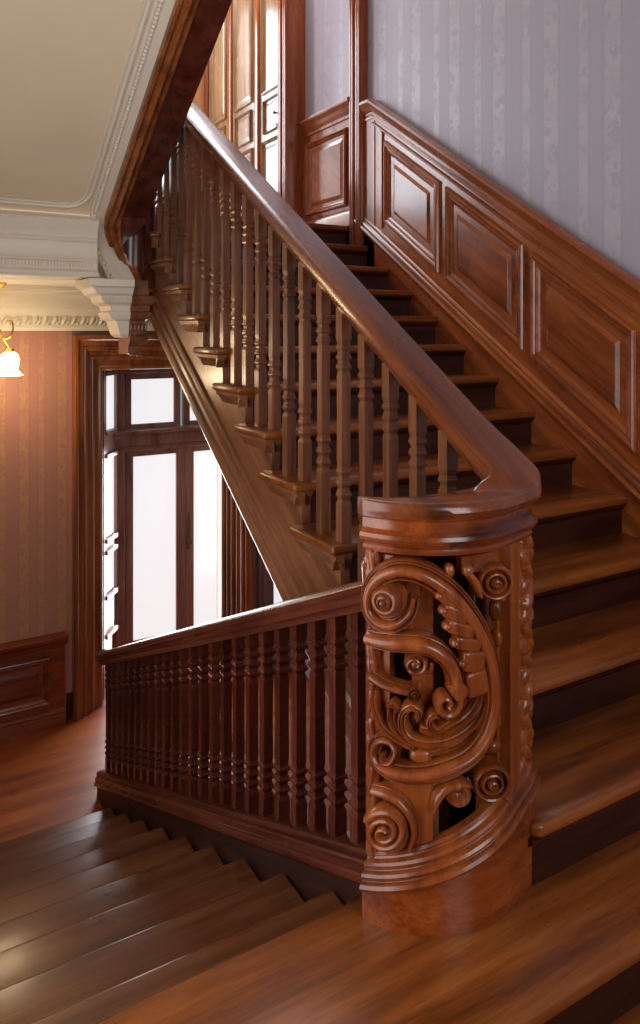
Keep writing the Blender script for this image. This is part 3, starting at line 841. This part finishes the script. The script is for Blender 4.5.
# ------------------------------------------------------------------ flight overhead: soffit, curled string
def zS(y): return 2.13 + .63 * (4.40 - y)
fo = thing('staircase', 'underside of the next flight overhead, cream soffit edged by a curling dark mahogany string', 'stairs', (.6, 3.2, zS(3.2)))
m = MB()
m.plate([(-.57, .2, zS(.2)), (1.12, .2, zS(.2)), (1.12, 4.42, zS(4.42)), (-.57, 4.42, zS(4.42))], (0, 0, .14))
m.build('soffit', M_plaster, fo, smooth=False)
def outer_path():
    P = []
    for y in (.2, 1.2, 2.2, 3.0, 3.5, 3.9, 4.2, 4.34): P.append(((1.11, y), zS(y) - .012, (-1, 0)))
    for i in range(0, 19):
        t = i / 18; th = R(180 - 180 * t)
        z = 2.118 - .455 * (t ** .92)
        P.append(((1.25 + .14 * math.cos(th), 4.42 + .14 * math.sin(th)), z, (math.cos(th), math.sin(th))))
    return P
OP = outer_path()
m = MB(); rings = []
for i, ((x, y), z, nv) in enumerate(OP):
    if i < 8: inn = (1.34, y); zt = z + .45
    else:
        t = (i - 8) / 18
        inn = (1.34 + .02 * t, 4.40 + .0 * t); zt = z + .45 + .15 * t
        inn = (1.25 + .085 * math.cos(R(180 - 180 * t)) * (1 if t > .5 else 1) if t > .35 else 1.34 + (1.25 + .085 * math.cos(R(180 - 63)) - 1.34) * smooth(t / .35), 4.40 + (.06 * smooth(t / .35) if t <= .35 else .06 * math.sin(PI * t) / math.sin(PI * .35) * 1.0))
    rings.append([(x, y, z), (inn[0], inn[1], z + .0), (inn[0], inn[1], zt), (x, y, zt)])
m.loft(rings); m.build('string', W_bal, fo, angle=30)
pm = [(-.006, .03), (.014, .03), (.020, .022), (.014, .012), (.018, .002), (.012, -.012), (.0, -.018), (-.012, -.010), (-.022, -.016), (-.036, -.022), (-.050, -.016), (-.058, -.006), (-.068, -.012), (-.08, -.010), (-.088, .0), (-.088, .03)]
m = MB(); rings = []
for (x, y), z, nv in OP:
    p0, p1 = OP[max(OP.index(((x, y), z, nv)) - 1, 0)], OP[min(OP.index(((x, y), z, nv)) + 1, len(OP) - 1)]
    T = Vector((p1[0][0] - p0[0][0], p1[0][1] - p0[0][1], p1[1] - p0[1])).normalized(); nn = Vector((nv[0], nv[1], 0))
    U = nn.cross(T); U = U if U.z > 0 else -U; U.normalize()
    rings.append([Vector((x, y, z)) + nn * a + U * (b if b > .02 else b * 2.2 + .008) for a, b in pm])
m.loft(rings); m.build('string_moulding', W_ful, fo, angle=30)
# plaster strip between string and bead, curling down at the end
bead = [(1.03, y, zS(y)) for y in (.2, 1.2, 2.2, 3.0, 3.5, 3.9, 4.2, 4.34)] + catmull([(1.03, 4.40, 2.13), (1.04, 4.43, 2.05), (1.055, 4.46, 1.975), (1.085, 4.49, 1.90), (1.12, 4.51, 1.84), (1.164, 4.53, 1.765)], 3)
bead = bead[:8] + resample([b for b in bead[8:]], 19)
m = MB()
m.loft([[(bx, by, bz - .001), (x, y, z + .006), (x, y, z + .06), (bx, by, bz + .06)] for (bx, by, bz), ((x, y), z, nv) in zip(bead, OP)])
m.build('plaster_border', M_cornice, fo, angle=50)
m = MB()
fine = resample(bead, 150)
m.tube([(x - .014, y, z - .002) for x, y, z in fine], .010, 8)
roll = [(.985, y) for y in (.2, 1.5, 3.0, 4.24)] + [(.985 - .13 * (1 - math.cos(R(a))), 4.24 + .13 * math.sin(R(a))) for a in range(10, 91, 10)] + [(.3, 4.37), (-.56, 4.37)]
m.tube([(x, y, zS(y) - .003) for x, y in roll], .012, 8)
m.tube([(x - .022, y - .018 * (x < .9), zS(y - .018 * (x < .9)) - .001) for x, y in roll], .006, 6)
for p in resample(bead, 230):
    m.blob((p[0] + .004, p[1], p[2] - .004), ((.013, 0, 0), (0, .0125, 0), (0, 0, .013)), 6, 5)
m.build('bead_moulding', M_cornice, fo, angle=60)

# beam between soffit and hall ceiling
bm_ = MB()
bm_.box(-.59, 1.03, 4.425, 4.655, 1.75, 2.12)
prof = [(0, .0), (.05, .0), (.056, .012), (.05, .03), (.03, .036), (.02, .05), (.02, .085), (.03, .09), (.034, .10), (.022, .11), (.014, .13), (.010, .18), (.016, .20), (.026, .206), (.03, .216), (.022, .226), (.014, .232), (.03, .27), (.06, .31), (.064, .325), (.05, .34), (.0, .36)]
bm_.loft([[(x, 4.425 - a, 1.752 + b) for a, b in prof] for x in (-.59, 1.05)])
for i in range(92):
    x = -.55 + i * .0172
    bm_.box(x, x + .009, 4.425 - .034, 4.425 - .018, 1.806, 1.834)
for i in range(100):
    bm_.blob((-.55 + i * .016, 4.425 - .062, 2.072), ((.006, 0, 0), (0, .006, 0), (0, 0, .007)), 6, 4)
struct(bm_.build('trim_3', M_cornice, angle=30), 'cream moulded plaster beam with dentils under the flight overhead', 'trim')
# cornice of the hall back wall with egg row
m = MB()
prof = [(0, 1.44), (.03, 1.44), (.034, 1.455), (.03, 1.47), (.045, 1.475), (.06, 1.50), (.062, 1.545), (.075, 1.555), (.085, 1.57), (.085, 1.60), (.10, 1.61), (.12, 1.65), (.16, 1.68), (.22, 1.695), (.225, 1.715), (.25, 1.725), (.25, 1.752), (0, 1.752)]
m.loft([[(x, Yh - a, z) for a, z in prof] for x in (-.59, 2.9)])
for i in range(46):
    x = -.1 + i * .066
    m.blob((x, Yh - .07, 1.512), ((.019, 0, 0), (0, .03, 0), (.012, 0, .032)), 8, 6)
    m.tube([(x + .03, Yh - .064, 1.545), (x + .034, Yh - .08, 1.52), (x + .028, Yh - .07, 1.485)], .007, 6)
struct(m.build('trim_4', M_cornice, angle=40), 'cream egg-and-dart cornice along the top of the hall wall', 'trim')

# corbel under the curl of the string
cb = thing('corbel', 'stepped carved corbel, cream on one side and wood on the other, under the curling string', 'corbel', (1.2, 4.47, 1.3))
def corbel_rings(x0, x1, y0, y1, lvl, gl=1, gr=1):
    return [[(x0 - a * gl, y0 - a, z), (x1 + a * gr, y0 - a, z), (x1 + a * gr, y1, z), (x0 - a * gl, y1, z)] for a, z in lvl]
lv = [(-.055, 1.30), (-.045, 1.305), (-.04, 1.35), (-.02, 1.365), (.0, 1.385), (.004, 1.41), (-.012, 1.42), (-.014, 1.50), (.004, 1.51), (.016, 1.535), (.018, 1.55), (.006, 1.56), (.01, 1.59), (.03, 1.605), (.04, 1.635), (.036, 1.65), (.004, 1.655), (.0, 1.745)]
m = MB(); m.loft(corbel_rings(1.24, 1.35, 4.40, 4.655, lv, 0, 1)); m.build('wooden_block', W_strY, cb, angle=25)
lv2 = [(-.045, 1.40), (-.03, 1.42), (-.014, 1.50), (.004, 1.51), (.016, 1.535), (.018, 1.55), (.006, 1.56), (.014, 1.59), (.04, 1.61), (.05, 1.645), (.07, 1.66), (.085, 1.69), (.10, 1.70), (.105, 1.74), (.0, 1.748)]
m = MB(); m.loft(corbel_rings(1.14, 1.239, 4.40, 4.655, lv2, 1.6, 0))
for i in range(14): m.box(1.06 + i * .0125, 1.066 + i * .0125, 4.345, 4.37, 1.618, 1.642)
m.build('plaster_block', M_cornice, cb, angle=25)
m = MB()
for i in range(5): m.blob((1.25 + i * .022, 4.41, 1.462), ((.009, 0, 0), (0, .012, 0), (0, 0, .026)), 8, 6)
for i in range(4): m.blob((1.255 + i * .02, 4.45, 1.30), ((.01, 0, 0), (0, .014, 0), (0, 0, .012)), 8, 6)
m.build('carved_leaves', W_strY, cb)

# ------------------------------------------------------------------ hall: wainscot, entrance, lamp
w3 = thing('wainscot', 'low dark mahogany panel wainscot on the rose wall at the foot of the stairs', 'wall panelling', (.3, Yh - .02, ZH))
m = MB(); m.box(-.59, 1.10, Yh - .03, Yh, ZH, ZH + .6); m.build('frame', W_wain, w3, smooth=False)
m = MB(); m.loft([[(x, Yh - .03 - a, ZH + .56 + b) for a, b in [(0, 0), (.012, .004), (.014, .02), (.03, .035), (.045, .045), (.05, .06), (.045, .075), (.03, .08), (-.03, .085)]] for x in (-.59, 1.115)])
m.build('cap_rail', W_wain, w3)
m = MB(); m.loft([[(x, Yh - .03 - a, ZH + b) for a, b in [(0, 0), (.035, 0), (.035, .05), (.03, .065), (.02, .07), (.022, .085), (.01, .1), (0, .105)]] for x in (-.59, 1.105)])
m.build('skirting', W_wain, w3)
for u0, u1 in ((.20, 1.0), (-.56, .14)):
    rect_panel(w3, lambda u, v, h: (u, Yh - .03 - h, ZH + v), u0, u1, .15, .50, (W_wain, W_wain), mw=.075)
m = MB(); m.box(1.115, 1.157, Yh - .018, Yh, ZH, ZH + .19, .004, 1); struct(m.build('baseboard_back', W_risX), 'short dark baseboard block beside the door casing', 'baseboard')

# deep stepped door casing
def casing(name, label, X0, X1, ztop, prof, mat, sides=3):
    m = MB()
    def ring(f): return [f(w, y) for w, y in prof]
    rings = [ring(lambda w, y: (X0 + w, y, ZH)), ring(lambda w, y: (X0 + w, y, ztop - w * 1.12)), ring(lambda w, y: (X1 - w, y, ztop - w * 1.12)), ring(lambda w, y: (X1 - w, y, ZH))]
    m.loft(rings)
    return struct(m.build(name, mat, angle=25), label, 'trim')
cp = [(0, Yh + .02), (0, 5.565), (.012, 5.552), (.03, 5.556), (.04, 5.57), (.07, 5.575), (.074, 5.598), (.09, 5.592), (.104, 5.60), (.11, 5.618), (.135, 5.62), (.14, 5.642), (.155, 5.636), (.17, 5.646), (.175, 5.664), (.2, 5.666), (.205, 5.684), (.22, 5.680), (.236, 5.69), (.243, 5.71), (.243, 5.78), (0, 5.78)]
casing('trim_5', 'deep stepped mahogany casing framing the entrance', 1.157, 2.60, 1.41, cp, W_door)

# entrance screen: door leaves, transom lights and canted side light
YD = 6.05
en = bpy.data.objects.new('door_1', None); C.objects.link(en); en.location = (1.95, YD, ZH)
struct(en, 'glazed double entrance door with transom lights, bright daylight behind', 'door')
m = MB()
m.box(1.585, 1.655, YD - .04, YD + .06, ZH, 1.18, .006, 1)               # left post
m.box(2.60, 2.68, YD - .04, YD + .06, ZH, 1.18, .006, 1)                  # right post
m.box(1.585, 2.68, YD - .05, YD + .06, 1.09, 1.20, .006, 1)              # head
m.box(1.50, 2.70, YD - .07, YD + .06, .50, .60, .012, 2)                  # transom bar
m.box(1.50, 2.70, YD - .10, YD + .06, .60, .628, .008, 2)
m.box(1.60, 2.66, YD - .045, YD + .05, .455, .50, .006, 1)
m.build('door_frame', W_ddk, en)
def sash(name, x0, x1, z0, z1, st_, top, bot, mat, yoff=0.0, glass=True, parent=en):
    m = MB(); y0, y1 = YD - .02 + yoff, YD + .03 + yoff
    m.box(x0, x0 + st_, y0, y1, z0, z1, .005, 1); m.box(x1 - st_, x1, y0, y1, z0, z1, .005, 1)
    m.box(x0 + st_, x1 - st_, y0, y1, z1 - top, z1, .005, 1); m.box(x0 + st_, x1 - st_, y0, y1, z0, z0 + bot, .005, 1)
    d = m.build(name, mat, parent)
    g = MB(); g.box(x0 + st_ - .01, x1 - st_ + .01, YD + .004 + yoff, YD + .012 + yoff, z0 + bot - .01, z1 - top + .01)
    g.build('pane', M_sky, d, smooth=False)
    return d
dl = sash('door_leaf', 1.657, 2.165, ZH + .01, .455, .07, .05, .28, W_ddk)
dr = sash('door_leaf', 2.175, 2.60, ZH + .01, .455, .075, .05, .28, W_ddk)
sash('transom_light', 1.657, 2.13, .632, 1.09, .055, .05, .04, W_ddk)
sash('transom_light', 2.16, 2.60, .632, 1.09, .055, .05, .04, W_ddk)
m = MB()
m.box(2.183, 2.215, YD - .028, YD - .018, -.42, -.14, .004, 1)
m.lathe([(.02, 0), (.022, .004), (.01, .01), (.008, .03), (.022, .04), (.026, .05), (.018, .06), (.002, .064)], (2.2, YD - .028, -.34), (0, -1, 0), 14)
for i in range(5): m.blob((2.199, YD - .028, -.20 + i * .022), ((.012, 0, 0), (0, .006, 0), (0, 0, .01)), 8, 6)
m.build('door_handle', M_bronze, dr)
# side light set at an angle, left of the door
def panel_wall(name, A, B, zlist, label, kindname, mats):
    """framed screen between plan points A and B; zlist: (z0,z1,glass?)"""
    A = Vector((A[0], A[1], 0)); B = Vector((B[0], B[1], 0)); d = (B - A); L = d.length; d.normalize(); n = Vector((d.y, -d.x, 0))
    def bx(m, u0, u1, z0, z1, h0, h1):
        p = [A + d * u0 + n * h0 + Vector((0, 0, z0)), A + d * u1 + n * h0 + Vector((0, 0, z0)), A + d * u1 + n * h0 + Vector((0, 0, z1)), A + d * u0 + n * h0 + Vector((0, 0, z1))]
        m.plate(p, n * (h1 - h0))
    f = MB()
    bx(f, 0, .05, ZH, 1.2, -.03, .03); bx(f, L - .05, L, ZH, 1.2, -.03, .03)
    g = MB(); has = False
    zs = sorted(zlist)
    prev = ZH
    for z0, z1, gl in zs:
        bx(f, .05, L - .05, prev, z0, -.02, .02)
        bx(f, .04, L - .04, z0 - .03, z0, -.02, .045); bx(f, .04, L - .04, z1, z1 + .03, -.02, .045)
        if gl: bx(g, .04, L - .04, z0 - .005, z1 + .005, -.006, .006); has = True
        else:
            bx(f, .05, L - .05, z0, z1, -.02, -.005); bx(f, .08, L - .08, z0 + .04, z1 - .04, -.01, .01)
        prev = z1
    bx(f, .05, L - .05, prev, 1.2, -.02, .02)
    o = struct(f.build(name, mats, smooth=False), label, kindname)
    if has: g.build('pane', M_sky, o, smooth=False)
    return o
panel_wall('window_3', (1.40, 5.79), (1.585, 6.04), [(ZH + .12, ZH + .45, False), (-.62, -.30, True), (-.18, .45, True), (.66, 1.09, True)], 'narrow angled side light left of the entrance door', 'window', W_ddk)
panel_wall('window_4', (2.595, 6.04), (2.44, 5.80), [(ZH + .12, ZH + .45, False), (-.62, -.30, True), (-.18, .45, True), (.66, 1.09, True)], 'narrow angled side light right of the entrance door', 'window', W_ddk)
# right flank of the entrance
m = MB(); m.box(2.60, 2.66, Yh, Yh + .12, ZH, 1.2); m.box(2.66, 2.80, Yh - .03, Yh + .12, ZH, 1.2, .01, 2); m.box(2.69, 2.77, Yh - .05, Yh, ZH, 1.2, .01, 2)
struct(m.build('trim_6', W_ddk), 'dark wood post right of the entrance casing', 'trim')
m = MB(); m.box(2.80, XW, Yh + .05, Yh + .062, -.9, 1.1)
o = struct(m.build('window_5', M_sky, smooth=False), 'sliver of bright window beside the dark post', 'window')
m = MB(); m.box(2.80, XW, Yh + .0, Yh + .1, ZH, -.9); m.box(2.80, XW, Yh, Yh + .1, 1.1, 1.2); m.build('window_frame', W_ddk, o, smooth=False)

# pendant lamp in the hall
lx, ly = .60, 5.16
lp = thing('pendant_lamp', 'lit brass pendant lamp with a frilled opal glass shade under the hall ceiling', 'lamp', (lx, ly, 1.75))
m = MB(); m.lathe([(.05, 1.752), (.052, 1.74), (.03, 1.72), (.012, 1.70), (.009, 1.46), (.016, 1.45), (.022, 1.43), (.014, 1.41), (.006, 1.38), (.003, 1.375)], (lx, ly, 0), (0, 0, 1), 16)
m.build('stem', M_brass, lp)
for sgn in (1, -1):
    m = MB(); m.tube(catmull([(lx, ly, 1.43), (lx + .03 * sgn, ly, 1.39), (lx + .07 * sgn, ly, 1.40), (lx + .09 * sgn, ly, 1.45), (lx + .085 * sgn, ly, 1.50), (lx + .06 * sgn, ly, 1.50)], 5), .006, 8)
    m.tube(catmull([(lx + .03 * sgn, ly, 1.39), (lx + .05 * sgn, ly, 1.35), (lx + .07 * sgn, ly, 1.32)], 5), .007, 8)
    m.lathe([(.02, 0), (.028, -.006), (.03, -.02), (.024, -.024)], (lx + .07 * sgn, ly, 1.33), (0, 0, 1), 14)
    m.build('arm', M_brass, lp)
    m = MB()
    cx = lx + .07 * sgn; rings = []
    for r, z in [(.022, 1.31), (.05, 1.29), (.062, 1.255), (.055, 1.21), (.05, 1.19), (.062, 1.165), (.078, 1.15)]:
        rings.append([(cx + (r + (.008 * math.cos(6 * q * 2 * PI / 36) if z < 1.18 else 0)) * math.cos(2 * PI * q / 36), ly + (r + (.008 * math.cos(6 * q * 2 * PI / 36) if z < 1.18 else 0)) * math.sin(2 * PI * q / 36), z) for q in range(36)])
    m.loft(rings, cap=False)
    sh = m.build('glass_shade', M_lamp, lp, angle=80)
    pl = bpy.data.lights.new('lamp_light', 'POINT'); pl.energy = 2.6; pl.color = (1, .76, .46); pl.shadow_soft_size = .05
    po_ = bpy.data.objects.new('lamp_light', pl); C.objects.link(po_); po_.location = (cx, ly - .05, 1.37)
    pl = pl.copy(); pl.energy = 4.5; po_ = bpy.data.objects.new('lamp_light', pl); C.objects.link(po_); po_.location = (cx, ly, 1.09)

# ------------------------------------------------------------------ world and view
w = bpy.data.worlds.new('world'); bpy.context.scene.world = w; w.use_nodes = True
bg = w.node_tree.nodes['Background']; bg.inputs[0].default_value = (.8, .88, 1, 1); bg.inputs[1].default_value = .3
vs = bpy.context.scene.view_settings
vs.view_transform = 'Standard'; vs.look = 'None'; vs.gamma = 1; vs.use_curve_mapping = False; vs.exposure = 0
